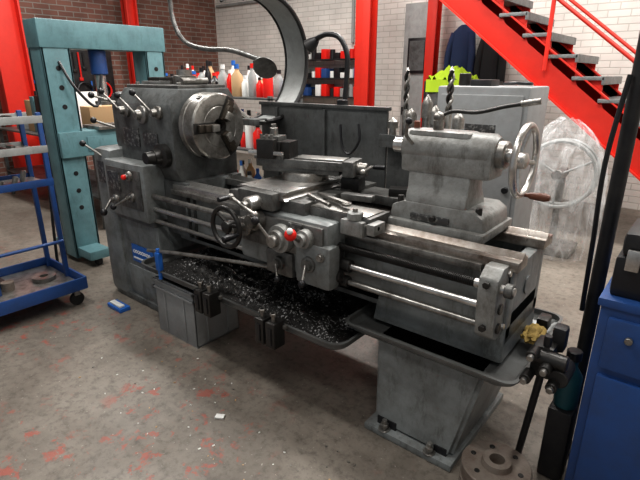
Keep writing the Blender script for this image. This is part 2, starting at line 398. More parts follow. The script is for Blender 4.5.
g.box((.0,0,1.145),(.50,.15,.045),cast,.005,mx=CM)
g.box((.1,0,1.17),(.27,.11,.012),steelw,.003,mx=CM)
g.box((.27,0,1.135),(.06,.15,.08),cast,.006,mx=CM)
def cm(p): return (CM@Vector(p))
g.cyl(cm((.29,0,1.13)),cm((.35,0,1.13)),.032,steelw)
g.cyl(cm((.35,-.08,1.13)),cm((.35,.08,1.13)),.009,steelw); g.sph(cm((.35,-.08,1.13)),.016,steelw)
g.rev([(0,.008),(.03,.014),(.07,.013),(.075,0)],cm((.35,.08,1.13)),CM.to_3x3()@Vector((1,0,0)),black,12)
g.box((-.17,-.01,1.21),(.13,.13,.09),oily,.006,mx=CM)
g.box((-.17,-.01,1.265),(.10,.10,.03),cast,.005,mx=CM)
g.box((-.17,-.01,1.172),(.17,.15,.02),cast,.004,mx=CM)
g.box((-.17,-.095,1.22),(.10,.05,.10),oily,.005,mx=CM); g.box((-.08,-.01,1.21),(.05,.11,.09),oily,.005,mx=CM)
for dx in (-.03,0,.03): g.cyl(cm((-.17+dx,-.095,1.26)),cm((-.17+dx,-.095,1.295)),.008,steelw,seg=6)
g.cyl(cm((-.17,-.01,1.27)),cm((-.17,-.01,1.32)),.022,steelw); g.cyl(cm((-.17,-.01,1.32)),cm((-.17,-.01,1.34)),.014,steelw,seg=6)
g.box((-.17,-.11,1.20),(.2,.018,.018),steel,.002,mx=CM)
# apron
g.b(-1.82,-1.24,1.57,1.71,.70,.975,grey,.02)
g.b(-1.80,-1.26,1.555,1.60,.80,.96,cast,.015)
g.b(-1.42,-1.21,1.545,1.63,.67,.88,grey,.025)
g.b(-1.62,-1.44,1.55,1.60,.67,.80,cast,.02)
def boss(x,z,r,h,mat=cast,y=1.557):
    g.rev([(0,0),(0,r),(h*.6,r*.95),(h*.65,r*.7),(h,r*.65),(h,0)],(x,y,z),(0,-1,0),mat,28)
boss(-1.50,.87,.07,.06,castL); boss(-1.35,.90,.045,.06,castL); boss(-1.33,.78,.04,.04); boss(-1.52,.74,.035,.04); boss(-1.26,.83,.022,.03,steelw)
boss(-1.66,.93,.05,.07,steelw)
g.cyl((-1.50,1.50,.87),(-1.50,1.47,.87),.03,steelw); g.b(-1.75,-1.72,1.545,1.56,.86,.92,plate,.001)
g.b(-1.46,-1.38,1.548,1.556,.93,.955,plate,.001)
g.lever((-1.35,1.50,.90),(-1.325,1.42,.955),.008,.027,steelw,redb)
g.sph((-1.31,1.40,.98),.014,white)
g.lever((-1.50,1.48,.87),(-1.56,1.44,.97),.008,.02,steelw,black)
g.lever((-1.33,1.52,.78),(-1.30,1.46,.72),.008,.018,steelw,black)
g.lever((-1.52,1.52,.74),(-1.47,1.48,.69),.008,.016,steelw,black)
g.cyl((-1.74,1.57,.885),(-1.74,1.44,.885),.022,steelw); g.cyl((-1.74,1.56,.885),(-1.74,1.52,.885),.05,steelw)
handwheel(g,(-1.76,1.43,.90),(0,-1,0),.098,.012,oily,3,.032,2.2,black,.5)
g.cyl((-1.66,1.56,1.02),(-1.66,1.48,1.02),.036,steel); g.cyl((-1.66,1.48,1.02),(-1.66,1.45,1.02),.02,steelw)
g.cyl((-1.74,1.455,1.05),(-1.58,1.455,.99),.009,steelw); g.sph((-1.58,1.455,.99),.018,steelw); g.sph((-1.74,1.455,1.05),.018,steelw)
g.rev([(0,.008),(.03,.013),(.07,.012),(.075,0)],(-1.74,1.45,1.05),(0,-1,0),black,12)
g.b(-1.22,-1.10,1.63,1.70,.93,1.0,castL,.008); g.cyl((-1.16,1.66,1.0),(-1.16,1.66,1.035),.035,castL); g.cyl((-1.16,1.66,1.035),(-1.16,1.66,1.05),.012,steelw,seg=6)
g.cyl((-1.22,1.665,.98),(-1.04,1.665,.98),.01,steel); g.b(-1.08,-1.04,1.63,1.72,.95,1.0,castL,.006)
g.cyl((-1.25,1.63,.83),(-1.22,1.63,.83),.04,oily)
g.cyl((-1.24,1.655,.775),(-1.17,1.655,.775),.03,oily); g.cyl((-1.24,1.655,.695),(-1.18,1.655,.695),.028,oily)
g.done('carriage',LA)
g=G()
g.box((-1.36,1.76,1.042),(.24,.026,.016),steelw,.003,(0,0,-18)); g.tor((-1.25,1.72,1.042),(0,0,1),.018,.007,steelw,16,8)
g.box((-1.28,1.85,1.045),(.16,.05,.03),cast,.005,(0,0,12))
g.cyl((-1.48,1.72,1.05),(-1.30,1.66,1.04),.01,steelw)
g.box((-1.2,2.12,1.035),(.12,.08,.04),oily,.006,(0,0,25))
g.box((-1.45,2.05,1.06),(.10,.12,.07),oily,.008,(0,0,17))
g.done('loose_tools',LA)
g=G()
g.tube([(-2.62,1.50,.56),(-2.3,1.515,.61),(-1.7,1.57,.675),(-1.45,1.60,.70),(-1.28,1.61,.715)],.011,steelw,10)
g.cyl((-1.34,1.60,.712),(-1.2,1.625,.73),.03,oily)
g.cyl((-2.5,1.495,.40),(-2.5,1.495,.60),.012,sign); g.b(-2.52,-2.48,1.48,1.51,.46,.575,sign,.004)
g.done('control_rod',LA)
# tailstock
g=G()
TX0,TX1=-1.07,-.66
g.b(-1.10,-.64,1.80,2.15,.955,.995,castL,.01)
g.prism([(-1.09,.985),(-.65,.985),(-.66,1.05),(-.70,1.075),(-1.02,1.075),(-1.08,1.05)],'Y',1.83,2.12,castL,.012)
g.prism([(1.835,1.05),(1.84,1.10),(1.855,1.14),(1.86,1.24),(2.0,1.24),(2.01,1.14),(2.04,1.10),(2.06,1.05)],'X',-1.02,-.74,castL,.012)
g.b(TX0+.01,TX1,SY-.078,SY+.078,1.20,SZ+.02,castL,.02)
g.rev([(0,0),(0,.055),(.01,.078),(.03,.082),(.39,.08),(.41,.065),(.41,0)],(TX0,SY,SZ),(1,0,0),castL,36)
g.b(TX0+.03,TX1-.1,SY-.06,SY+.06,SZ+.04,SZ+.08,castL,.02)
g.rev([(0,0),(0,.02),(-.0,.033),(.06,.035),(.07,.035),(.07,0)],(TX0-.06,SY,SZ),(1,0,0),steel)
g.cyl((TX1-.01,SY,SZ),(TX1+.035,SY,SZ),.056,steelw); g.cyl((TX1+.03,SY,SZ),(TX1+.08,SY,SZ),.028,steel)
handwheel(g,(TX1+.10,SY,SZ-.015),(1,0,0),.135,.013,steel,4,.034,None,brass,.6)
g.rev([(0,0),(0,.008),(.02,.008),(.03,.014),(.08,.017),(.1,.012),(.105,0)],(TX1+.105,SY+.02,SZ-.15),(1,0,0),brass,16)
g.cyl((-.93,SY,SZ+.07),(-.93,SY,SZ+.12),.022,steelw); g.sph((-.93,SY,SZ+.13),.024,steelw)
g.tube([(-.93,SY,SZ+.13),(-.88,SY+.02,SZ+.155),(-.78,SY+.03,SZ+.155),(-.68,SY+.05,SZ+.18),(-.6,SY+.06,SZ+.195)],.008,oily,10)
g.cyl((-.62,SY+.06,SZ+.192),(-.55,SY+.07,SZ+.205),.012,steelw)
g.cyl((-1.03,SY,SZ+.07),(-1.03,SY,SZ+.11),.014,brass)
g.tube([(-1.0,1.87,1.31),(-1.02,1.82,1.36),(-1.0,1.80,1.42)],.008,steelw,8); g.sph((-1.0,1.80,1.42),.015,black)
for x in (-1.05,-.69): g.cyl((x,1.86,1.05),(x,1.86,1.09),.015,oily,seg=6)
g.cyl((-.87,1.84,1.02),(-.87,1.805,1.02),.013,oily); g.b(-.98,-.80,1.822,1.832,1.0,1.03,plate,.001)
g.done('tailstock',LA)
# chip pan
g=G()
g.pan(-2.74,-1.12,1.50,2.34,.40,.455,tray,rc=.07)
g.done('chip_pan',LA)
g=G()
t=bmesh.new(); nx,ny=70,36
V=[[None]*(ny+1) for _ in range(nx+1)]
for i in range(nx+1):
    for j in range(ny+1):
        x=-2.70+1.55*i/nx; y=1.53+.77*j/ny
        e=min(i,nx-i,2*j,2*(ny-j))/8; e=min(1,e)
        h=.412+e*(.03+.05*mn.noise(Vector((x*3,y*3,0)))+.03*mn.noise(Vector((x*14,y*14,3)))+.02*random.random())
        V[i][j]=t.verts.new((x,y,max(h,.405)))
for i in range(nx):
    for j in range(ny): t.faces.new((V[i][j],V[i+1][j],V[i+1][j+1],V[i][j+1]))
g.add(t,swarf)
for k in range(330):
    x=random.gauss(-2.0,.28);y=random.uniform(1.56,2.0)
    if not -2.65<x<-1.2: continue
    z=.458+random.uniform(-.01,.02);a=random.uniform(0,6.28);r=random.uniform(.004,.009)
    d=Vector((math.cos(a),math.sin(a),random.uniform(-.2,.3)))*.006
    s0=Vector((x,y,z)); u=d.orthogonal().normalized(); w=d.normalized().cross(u)
    g.tube([s0+d*q*.35+(u*math.cos(q*1.3)+w*math.sin(q*1.3))*r for q in range(7)],.0013,steel if random.random()<.4 else steelw,4,False,1)
g.done('swarf_pile',LA)
# right pedestal, tray
g=G()
g.pan(-1.17,-.40,1.61,2.30,.475,.52,tray,rc=.05)
t=bmesh.new()
lo=[(-1.0,1.63),(-.61,1.63),(-.61,2.2),(-1.0,2.2)]; hi=[(-1.03,1.67),(-.52,1.67),(-.52,2.22),(-1.03,2.22)]
A=[t.verts.new((p[0],p[1],.03)) for p in lo];B=[t.verts.new((p[0],p[1],.475)) for p in hi]
t.faces.new(A);t.faces.new(B[::-1])
for i in range(4): t.faces.new((A[i],B[i],B[(i+1)%4],A[(i+1)%4]))
bmesh.ops.recalc_face_normals(t,faces=t.faces); bmesh.ops.bevel(t,geom=t.edges[:],offset=.018,segments=3,affect='EDGES'); g.add(t,grey)
g.b(-1.03,-.59,1.59,2.23,0,.035,grey,.008)
for x in (-.93,-.70):
    g.cyl((x,1.61,.03),(x,1.61,.085),.012,steelw); g.cyl((x,1.61,.05),(x,1.61,.066),.02,steelw,seg=6); g.cyl((x,1.61,.033),(x,1.61,.04),.028,steelw)
g.b(-.98,-.88,1.628,1.645,.032,.075,black,.002)
g.b(-.69,-.63,1.628,1.645,.032,.07,black,.002)
g.done('end_pedestal',LA)
# splash guard & tool tray
g=G()
g.b(-2.45,-1.45,2.36,2.38,.46,1.42,panelG,.004); g.b(-2.46,-1.44,2.35,2.39,1.41,1.43,panelG,.004)
g.b(-2.3,-2.28,2.34,2.37,.6,1.4,panelG,.003); g.b(-1.9,-1.88,2.34,2.37,.6,1.4,panelG,.003)
g.tube([(-1.75,2.33,1.32),(-1.72,2.31,1.2),(-1.66,2.30,1.16),(-1.6,2.31,1.24),(-1.62,2.33,1.33)],.008,black,8)
g.b(-1.46,-.98,2.30,2.56,1.22,1.26,panelG,.008); g.b(-1.46,-.98,2.30,2.31,1.25,1.29,panelG,.003)
g.b(-1.44,-1.0,2.36,2.38,.0,1.22,panelG,.004)
g.done('splash_guard',LA)
# curved chuck guard
g=G()
t=bmesh.new(); cy,cz,rr_=2.24,1.69,.37; nseg=40; rows=[]; GX0,GX1=-2.44,-2.25
for i in range(nseg+1):
    a=R(-95+215*i/nseg)
    rows.append([t.verts.new((x,cy+r*math.cos(a),cz+r*math.sin(a))) for x,r in ((GX0,rr_),(GX1,rr_),(GX1,rr_+.006),(GX0,rr_+.006))])
for A,B in zip(rows,rows[1:]):
    for k in range(4): t.faces.new((A[k],A[(k+1)%4],B[(k+1)%4],B[k]))
t.faces.new(rows[0]); t.faces.new(rows[-1][::-1]); g.add(t,greyL)
for x,rt in ((GX0,.008),(GX1,.014)): g.tube([(x,cy+rr_*math.cos(R(-95+215*i/24)),cz+rr_*math.sin(R(-95+215*i/24))) for i in range(25)],rt,blackm,8,False,1)
g.tube([(GX0,cy,cz-rr_),(-2.52,cy-.02,cz-rr_+.05),(-2.62,cy-.05,1.46)],.018,steelw,8)
g.b(GX0-.01,GX1-.06,cy-.08,cy+.04,1.29,1.33,greyD,.006)
g.done('chuck_guard',LA)
g=G()
def drill(x,y,z,h,r):
    g.rev([(0,0),(0,r*.8),(h*.4,r*1.05),(h*.42,r*.8),(h*.45,r*.8)],(x,y,z),(0,0,1),steelw,14)
    for ph in (0,math.pi):
        g.tube([(x+math.cos(q*.6+ph)*r*.5,y+math.sin(q*.6+ph)*r*.5,z+h*.44+q*h*.56/20) for q in range(21)],r*.5,steelw if ph else oily,6,False,1)
    g.rev([(0,r*.7),(r*1.2,0)],(x,y,z+h),(0,0,1),steelw,12)
drill(-1.37,2.42,1.26,.36,.017); drill(-1.13,2.45,1.26,.36,.02)
for x,y,h in ((-1.30,2.36,.17),(-1.24,2.42,.24),(-1.17,2.38,.19),(-1.41,2.36,.12),(-1.04,2.38,.16)):
    g.rev([(0,0),(0,.024),(h*.5,.018),(h*.5,.03),(h*.8,.03),(h*.9,.02),(h,.004),(h,0)],(x,y,1.26),(0,0,1),steelw,16)
g.done('drill_set',LA)
g=G()
g.tube([(-1.79,2.42,1.42),(-1.79,2.44,1.6),(-1.80,2.45,1.72),(-1.86,2.45,1.81),(-1.96,2.45,1.83),(-2.05,2.45,1.80)],.016,black,10)
g.cyl((-1.79,2.40,1.425),(-1.79,2.40,1.46),.035,black)
g.rev([(0,0),(0,.02),(.03,.035),(.07,.045),(.075,.04),(.06,.03),(.06,0)],(-2.03,2.45,1.805),(-.8,-.2,-.6),blackm)
g.done('gooseneck_lamp',LA)
g=G()
g.tube([(-3.15,2.2,4.2),(-3.16,2.2,3.0),(-3.15,2.2,2.2),(-3.13,2.2,1.96),(-3.02,2.2,1.82),(-2.8,2.2,1.765),(-2.55,2.2,1.75),(-2.3,2.17,1.70),(-2.16,2.15,1.665)],.016,cast,10)
g.rev([(0,0),(0,.02),(.02,.05),(.045,.072),(.05,.072),(.035,.04),(.035,0)],(-2.17,2.15,1.665),(.35,-.6,-.5),cast)
g.done('hanging_machine_lamp')
for x,z in ((-1.50,.40),(-1.98,.41)):
    g=G(); y=1.44
    for dx in (-.04,.035):
        g.b(x+dx-.03,x+dx+.03,y-.03,y+.045,z-.05,z+.085,oily,.006)
        g.b(x+dx-.012,x+dx+.012,y-.036,y-.028,z-.03,z+.06,black,.001)
        g.cyl((x+dx,y,z+.08),(x+dx,y,z+.13),.011,steelw,seg=10); g.cyl((x+dx,y,z+.115),(x+dx,y,z+.13),.018,steelw,seg=6)
    g.b(x-.08,x+.08,y+.03,y+.05,z+.04,z+.06,steelw,.003)
    g.done('tool_holder_pair',LA)

# ---------------- crate ----------------
g=G()
def crate(x0,x1,y0,y1,z0,z1,m):
    th=.012
    g.b(x0,x1,y0,y0+th,z0,z1,m,.004); g.b(x0,x1,y1-th,y1,z0,z1,m,.004); g.b(x0,x0+th,y0,y1,z0,z1,m,.004); g.b(x1-th,x1,y0,y1,z0,z1,m,.004); g.b(x0,x1,y0,y1,z0,z0+th,m,.002)
    e=.012
    for z in (z1-.02,z1-.07): 
        g.b(x0-e,x1+e,y0-e,y0+.004,z,z+.014,m,.003); g.b(x0-e,x1+e,y1-.004,y1+e,z,z+.014,m,.003)
        g.b(x0-e,x0+.004,y0-e,y1+e,z,z+.014,m,.003); g.b(x1-.004,x1+e,y0-e,y1+e,z,z+.014,m,.003)
    for x in (x0+.1,x1-.1): g.b(x-.006,x+.006,y0-.008,y0+.002,z0+.02,z1-.07,m,.002)
    for y in (y0+.09,y1-.09): g.b(x1-.002,x1+.008,y-.006,y+.006,z0+.02,z1-.07,m,.002)
crate(-2.62,-2.22,1.52,1.86,0,.375,crateM)
g.done('plastic_crate')
g=G(); g.b(-3.2,-3.02,1.46,1.54,0,.03,sign,.006); g.b(-3.18,-3.04,1.47,1.51,.03,.045,white,.004); g.done('floor_wiper')

# ---------------- hydraulic press ----------------
g=G(); X0,X1=-4.42,-4.20
def chan(y0,y1,z0,z1):
    g.b(X0,X0+.02,y0,y1,z0,z1,teal,.003); g.b(X1-.02,X1,y0,y1,z0,z1,teal,.003)
for y0,y1 in ((1.72,1.94),(2.62,2.81)):
    chan(y0,y1,.05,2.01); g.b(X0,X1,y0,y0+.018,.05,2.01,teal,.003); g.b(X0,X1,y1-.018,y1,.05,2.01,teal,.003)
    g.b(-4.65,-3.98,y0+.02,y1-.02,.07,.15,teal,.01)
    for z in (.5,.65,.8,1.35,1.5,1.65): g.cyl((X1-.001,(y0+y1)/2,z),(X1+.003,(y0+y1)/2,z),.02,black,seg=14)
    for x in (-4.6,-4.04): g.cyl((x,(y0+y1)/2-.02,.045),(x,(y0+y1)/2+.02,.045),.045,rubber); g.b(x-.03,x+.03,(y0+y1)/2-.035,(y0+y1)/2+.035,.06,.085,steelw,.003)
g.b(X0-.01,X1+.01,1.71,2.83,1.80,2.01,teal,.01)
g.b(X0-.02,X1+.04,1.73,2.80,.94,1.15,teal,.01); g.b(X1+.03,X1+.05,1.95,2.55,.98,1.10,teal,.004)
g.b(-4.42,-4.12,2.05,2.5,1.15,1.18,steelw,.005)
g.cyl((-4.31,2.22,1.80),(-4.31,2.22,1.60),.07,blue); g.cyl((-4.31,2.22,1.60),(-4.31,2.22,1.38),.045,steel); g.cyl((-4.31,2.22,1.38),(-4.31,2.22,1.35),.07,steelw)
g.tube([(-4.20,1.84,1.7),(-4.12,1.9,1.5),(-4.1,2.05,1.35),(-4.15,2.15,1.6)],.012,black,8)
g.done('hydraulic_shop_press')

# ---------------- tool trolley ----------------
TR=empty('tool_trolley',(-3.6,.95,0)); sh=(-.26,.02,0)
g=G()
tx0,tx1,ty0,ty1=-3.66,-3.34,.45,1.36
for x in (tx0,tx1):
    for y in (ty0,.90,ty1): g.b(x-.015,x+.015,y-.015,y+.015,.14,1.36,blue,.003)
for z in (1.30,1.10,.87):
    g.b(tx0,tx1,ty0,ty1,z,z+.012,steelw,.002)
    for x in (tx0-.01,tx1+.01): g.b(x-.006,x+.006,ty0-.02,ty1+.02,z-.01,z+.04,blue if z==.87 else greyL,.002)
g.b(-3.72,-3.08,.42,1.38,.13,.155,blue,.006)
for x in (-3.72,-3.08): g.b(x-.008,x+.008,.42,1.38,.13,.22,blue,.004)
for y in (.42,1.38): g.b(-3.72,-3.08,y-.008,y+.008,.13,.22,blue,.004)
g.b(-3.70,-3.10,.44,1.36,.157,.163,steelw,.001)
for x in (-3.66,-3.14):
    for y in (.48,1.32): g.cyl((x-.015,y,.05),(x+.015,y,.05),.05,rubber); g.b(x-.025,x+.025,y-.02,y+.02,.08,.13,steelw,.003)
g.cyl((-3.3,.45,.45),(-3.3,1.36,.45),.012,blue)
g.done('frame',TR,sh)
g=G()
g.rev([(0,.03),(0,.08),(.03,.08),(.03,.03),(0,.03)],(-3.4,1.22,.163),(0,0,1),steelw,30); g.rev([(0,0),(0,.04),(.06,.04),(.06,0)],(-3.4,.98,.163),(0,0,1),rustd)
g.b(-3.6,-3.45,.8,1.0,.163,.2,oily)
for i in range(9):
    y=.56+i*.085; x=-3.5+random.uniform(-.06,.06)
    z=1.312
    if i%2: g.cyl((x,y,z),(x,y,z+random.uniform(.03,.05)),.025,random.choice([steelw,oily,rustd]))
    else: g.b(x-.04,x+.04,y-.02,y+.02,z,z+.025,random.choice([oily,steelw]))
    g.cyl((x+.05,y,.882),(x+.05,y+.02,.92+.02*(i%3)),.018,random.choice([steelw,oily]))
    g.b(x-.05,x+.05,y-.03,y+.0,1.112,1.135,random.choice([oily,steelw]))
g.done('stored_tools',TR,sh)
g=G()
g.tube([(-3.98,1.46,.0),(-3.95,1.48,.5),(-3.93,1.52,1.0)],.012,blackm,8)
g.tube([(-3.97,1.46,.1),(-3.85,1.46,.1),(-3.85,1.46,.0)],.012,blackm,8)
g.done('pry_bar')

# ---------------- structure ----------------
def ibeam(name,x,y,w,d,mat=redp,z1=4.2):
    g=G(); g.b(x-w/2,x+w/2,y-d/2,y-d/2+.025,0,z1,mat,.003); g.b(x-w/2,x+w/2,y+d/2-.025,y+d/2,0,z1,mat,.003); g.b(x-.012,x+.012,y-d/2,y+d/2,0,z1,mat,.002)
    g.b(x-w/2-.05,x+w/2+.05,y-d/2-.05,y+d/2+.05,0,.02,mat,.003); return g.done(name)
ibeam('steel_column',-4.22,6.2,.24,.2)
ibeam('steel_column',-3.43,6.72,.14,.16)
ibeam('steel_column',-8.0,2.85,.25,.4)
ibeam('steel_column',-8.2,4.9,.18,.2)
g=G(); g.b(-4.02,-3.52,6.93,6.99,0,2.6,greyL,.01); g.b(-3.95,-3.6,6.92,6.935,.2,1.0,greyL,.01); g.b(-3.98,-3.93,6.88,6.93,1.0,1.12,blackm,.005)
g.b(-3.93,-3.62,6.905,6.92,1.62,2.12,black,.003); g.b(-3.9,-3.65,6.90,6.906,1.66,2.08,greyD,0); g.done('door_1')

# ---------------- staircase ----------------
g=G()
def Lz(x): return .672+(-.483-x)*.783
YA,YB=5.3,6.15; HS=.42
for y in (YA,YB):
    g.prism([(.36,0.02),(-3.5,Lz(-3.5)),(-3.5,Lz(-3.5)+HS),(.36,Lz(.36)+HS)],'Y',y,y+.02,redp,.003)
    g.prism([(.40,0),(.37,.0),(-3.5,Lz(-3.5)),(-3.5,Lz(-3.5)+.02),(.37,.02)],'Y',y-.04,y+.02,redp,.0)
    g.prism([(.37,Lz(.37)+HS-.02),(-3.5,Lz(-3.5)+HS-.02),(-3.5,Lz(-3.5)+HS),(.37,Lz(.37)+HS)],'Y',y-.04,y+.02,redp,.002)
st=M('checker_plate_tread',(.24,.25,.25),.45,.4,.5,(.1,.1,.1),12,.4)
n=15
for i in range(n):
    x=.22-i*.255; z=Lz(x)+HS+.01
    g.b(x-.15,x+.13,YA-.04,YB+.04,z,z+.035,st,.003)
    g.b(x+.11,x+.135,YA-.04,YB+.04,z-.04,z+.03,st,.003)
    for y in (YA,YB): g.prism([(x-.12,z),(x+.12,z),(x+.12,z-.22),(x-.10,z-.05)],'Y',y,y+.015,redp,0)
def rail(y,xs):
    for x in xs: g.cyl((x,y,Lz(x)+.2),(x,y,Lz(x)+1.42),.02,redp,seg=12)
    for h in (.86,1.42): g.cyl((.3,y,Lz(.3)+h),(-3.5,y,Lz(-3.5)+h),.018,redp,seg=12)
rail(YA-.05,(.1,-1.46,-2.9)); rail(YB+.05,(.1,-2.9))
g.done('steel_staircase')

# ---------------- electrical cabinet ----------------
EC=empty('electrical_cabinet',(-1.22,3.3,0))
g=G(); g.b(-1.52,-.92,3.1,3.5,0,1.53,crateM,.015); g.b(-1.49,-.95,3.085,3.1,.1,1.48,crateM,.01); g.cyl((-.99,3.085,.9),(-.99,3.06,.9),.02,black); g.b(-1.3,-1.1,3.08,3.087,1.2,1.3,plate,.002)
g.done('housing',EC)
g=G(); g.cyl((-1.42,3.3,1.53),(-1.42,3.3,1.61),.04,oily); g.b(-1.34,-1.2,3.2,3.35,1.53,1.57,blackm); g.tube([(-1.15,3.3,1.545),(-1.05,3.22,1.55),(-.98,3.3,1.545),(-1.05,3.38,1.55)],.01,black,8,True); g.done('items_on_top',EC)
# wrapped reels
g=G()
RL=((-1.50,4.5,.25),(-1.06,4.72,.30))
for cx,cy,r in RL:
    zc=.74
    for dy in (0,.12):
        g.tor((cx,cy+dy,zc),(.25,-1,0),r,.018,greyL,40,8)
    g.cyl((cx,cy-.05,zc),(cx,cy+.18,zc),.05,steelw)
    for k in range(3):
        a=k*math.pi*2/3+.5; g.cyl((cx,cy,zc),(cx+r*.97*math.cos(a),cy+.25*r*.97*math.cos(a),zc+r*.97*math.sin(a)),.01,greyL,seg=8)
    g.b(cx-.22,cx+.22,cy-.12,cy+.22,.0,.08,steelw,.01); g.b(cx-.03,cx+.03,cy+.14,cy+.18,.06,zc,steelw,.005)
for (cx,cy,r),h in zip(RL,(1.12,1.22)):
    cy+=.04; rx=r+.07
    t=bmesh.new(); rings=[]; NA=96
    for k in range(34):
        f=k/33; z=.01+h*f
        ring=[]
        for q in range(NA):
            a=2*math.pi*q/NA
            env=(1-.8*max(0,(f-.62)/.38)**2.2)*(1.0+.12*(1-f)**2)
            fold=.022*math.cos(11*a+2.5*math.sin(3*a)+f*1.5)*(1.2-f)+.03*mn.noise(Vector((math.cos(a)*3,math.sin(a)*3,f*2.5+cx)))+.012*mn.noise(Vector((math.cos(a)*9,math.sin(a)*9,f*9)))
            ring.append(t.verts.new((cx+(rx*env+fold)*math.cos(a),cy+(.26*env+fold)*math.sin(a),z+(.03*mn.noise(Vector((a*2,cx,1))) if f>.9 else 0))))
        rings.append(ring)
    for A,B in zip(rings,rings[1:]):
        for q in range(NA): t.faces.new((A[q],A[(q+1)%NA],B[(q+1)%NA],B[q]))
    t.faces.new(rings[-1]); g.add(t,filmM)
g.done('plastic_wrapped_reels')

# ---------------- right foreground ----------------
g=G(); cx0=-.19
g.b(cx0,.46,1.72,2.2,.03,.88,blue,.008); g.b(cx0-.01,.47,1.71,2.21,.87,.90,blue,.006)
g.b(cx0+.03,.43,1.70,1.722,.10,.62,blue,.008); g.b(cx0+.03,.43,1.70,1.722,.65,.84,blue,.008)
g.cyl((cx0+.1,1.70,.78),(cx0+.1,1.685,.78),.012,steelw); g.b(.05,.25,1.675,1.70,.69,.71,steelw,.004)
for x in (cx0+.04,.42):
    for y in (1.76,2.16): g.cyl((x,y,0),(x,y,.035),.02,black)
g.done('blue_tool_cabinet')
g=G()
g.b(-.18,.30,1.75,2.02,.90,1.04,black,.015); g.b(-.17,.29,1.76,2.01,1.04,1.12,blackm,.02)
for x in (-.13,.2): g.b(x-.02,x+.02,1.735,1.752,1.0,1.07,steel,.004)
g.tube([(-.07,1.76,1.08),(-.07,1.73,1.10),(.12,1.73,1.10),(.12,1.76,1.08)],.008,steel,8)
g.done('toolbox')
g=G(); g.cyl((-.255,2.06,0),(-.255,2.06,4.2),.027,blackm); g.cyl((-.255,2.06,0),(-.255,2.06,.015),.055,blackm)
g.tube([(-.28,2.03,1.6),(-.30,2.0,1.3),(-.29,2.0,1.0),(-.285,2.02,.7)],.009,black,8)
g.done('support_pole')
g=G()
g.tube([(-.33,1.72,.70),(-.335,1.73,.55),(-.37,1.80,.25),(-.40,1.86,.0)],.014,blackm,8,False,3)
g.b(-.375,-.30,1.70,1.80,.53,.66,oily,.012); g.cyl((-.37,1.70,.62),(-.25,1.70,.62),.03,oily); g.cyl((-.27,1.68,.56),(-.27,1.80,.56),.035,blackm)
for dx,dz in ((0,.08),(.05,.04),(.08,-.02),(-.01,-.02)):
    g.cyl((-.36+dx,1.70,.56+dz),(-.36+dx,1.64,.56+dz),.02,oily); g.cyl((-.36+dx,1.64,.56+dz),(-.36+dx,1.62,.56+dz),.012,steelw)
g.b(-.33,-.28,1.76,1.82,.62,.72,blackm,.015)
g.done('clamp_stand')
g=G()
g.rev([(0,0),(0,.04),(.02,.045),(.14,.045),(.18,.02),(.22,.02),(.22,0)],(-.26,1.88,.34),(0,0,1),tealb,20); g.b(-.31,-.215,1.82,1.94,.0,.34,blackm,.02); g.cyl((-.26,1.88,.55),(-.26,1.88,.59),.028,black)
g.done('coolant_bottle')
g=G()
g.rev([(0,0),(0,.125),(.01,.135),(.05,.135),(.055,.125),(.06,.125),(.065,.135),(.12,.135),(.125,.13),(.125,.06),(.15,.055),(.15,.03),(.10,.028),(.10,0)],(-.42,1.63,0),(0,0,1),rustd,44)
for k in range(6):
    a=k*math.pi/3; g.cyl((-.42+.095*math.cos(a),1.63+.095*math.sin(a),.122),(-.42+.095*math.cos(a),1.63+.095*math.sin(a),.128),.011,oily,seg=12)
g.done('faceplate')
g=G()
t=bmesh.new(); bmesh.ops.create_icosphere(t,subdivisions=4,radius=1)
for v in t.verts:
    nn=1+.35*mn.noise(v.co*2.3)+.15*mn.noise(v.co*6)
    v.co=Vector((v.co.x*.04*nn,v.co.y*.075*nn,max(v.co.z,-.5)*.03*nn))
g.add(t,mustard,Matrix.Translation((-.445,2.0,.54)))
g.b(-.47,-.42,2.12,2.2,.50,.56,oily,.01)
g.done('cleaning_rags',LA)

# ---------------- background clutter ----------------
def bottle(g,x,y,z,h,r,m,cap):
    g.rev([(0,0),(0,r*.95),(.02*h,r),(.62*h,r),(.78*h,r*.4),(.86*h,r*.35),(.86*h,0)],(x,y,z),(0,0,1),m,14); g.rev([(0,r*.42),(.14*h,r*.4),(.14*h,0)],(x,y,z+.86*h),(0,0,1),cap,12)
def rack(x0,x1,y0,y1,zs,mat,par):
    g=G()
    for x in (x0,x1):
        for y in (y0,y1): g.b(x-.02,x+.02,y-.02,y+.02,0,zs[-1]+.02,mat,.003)
    for z in zs: g.b(x0-.02,x1+.02,y0-.02,y1+.02,z-.02,z,mat,.003)
    return g.done('frame',par)
RK=empty('storage_rack',(-4.5,3.7,0))
rack(-5.6,-3.5,3.5,3.95,(.3,.85,1.38),greyD,RK)
g=G()
for z in (.3,.85,1.38):
    for row in (3.6,3.82):
        x=-5.5
        while x<-3.55:
            c=random.random(); w=random.uniform(.035,.07)
            m=random.choice([white,white,redb,card,black,greyL,sign,white])
            if c<.85: bottle(g,x+w,row,z,random.uniform(.18,.40),w*.9,m,random.choice([redb,black,white,sign]))
            else: g.b(x,x+2*w,row-.05,row+.05,z,z+random.uniform(.08,.2),m,.006)
            x+=2*w+random.uniform(.0,.03)
g.done('bottles',RK)
WB=empty('workbench',(-6.3,2.7,0))
rack(-7.6,-5.0,2.4,3.1,(.35,.92),greyD,WB)
g=G()
x=-7.5
while x<-5.1:
    c=random.random(); w=random.uniform(.05,.11); m=random.choice([white,redb,card,black,greyL,sign,teal,steelw,oily])
    if c<.5: bottle(g,x+w,2.6+random.uniform(0,.3),.92,random.uniform(.2,.55),w*.8,m,random.choice([redb,black,white]))
    else: g.b(x,x+2*w,2.5,2.9,.92,.92+random.uniform(.1,.5),m,.006)
    x+=2*w+random.uniform(.0,.06)
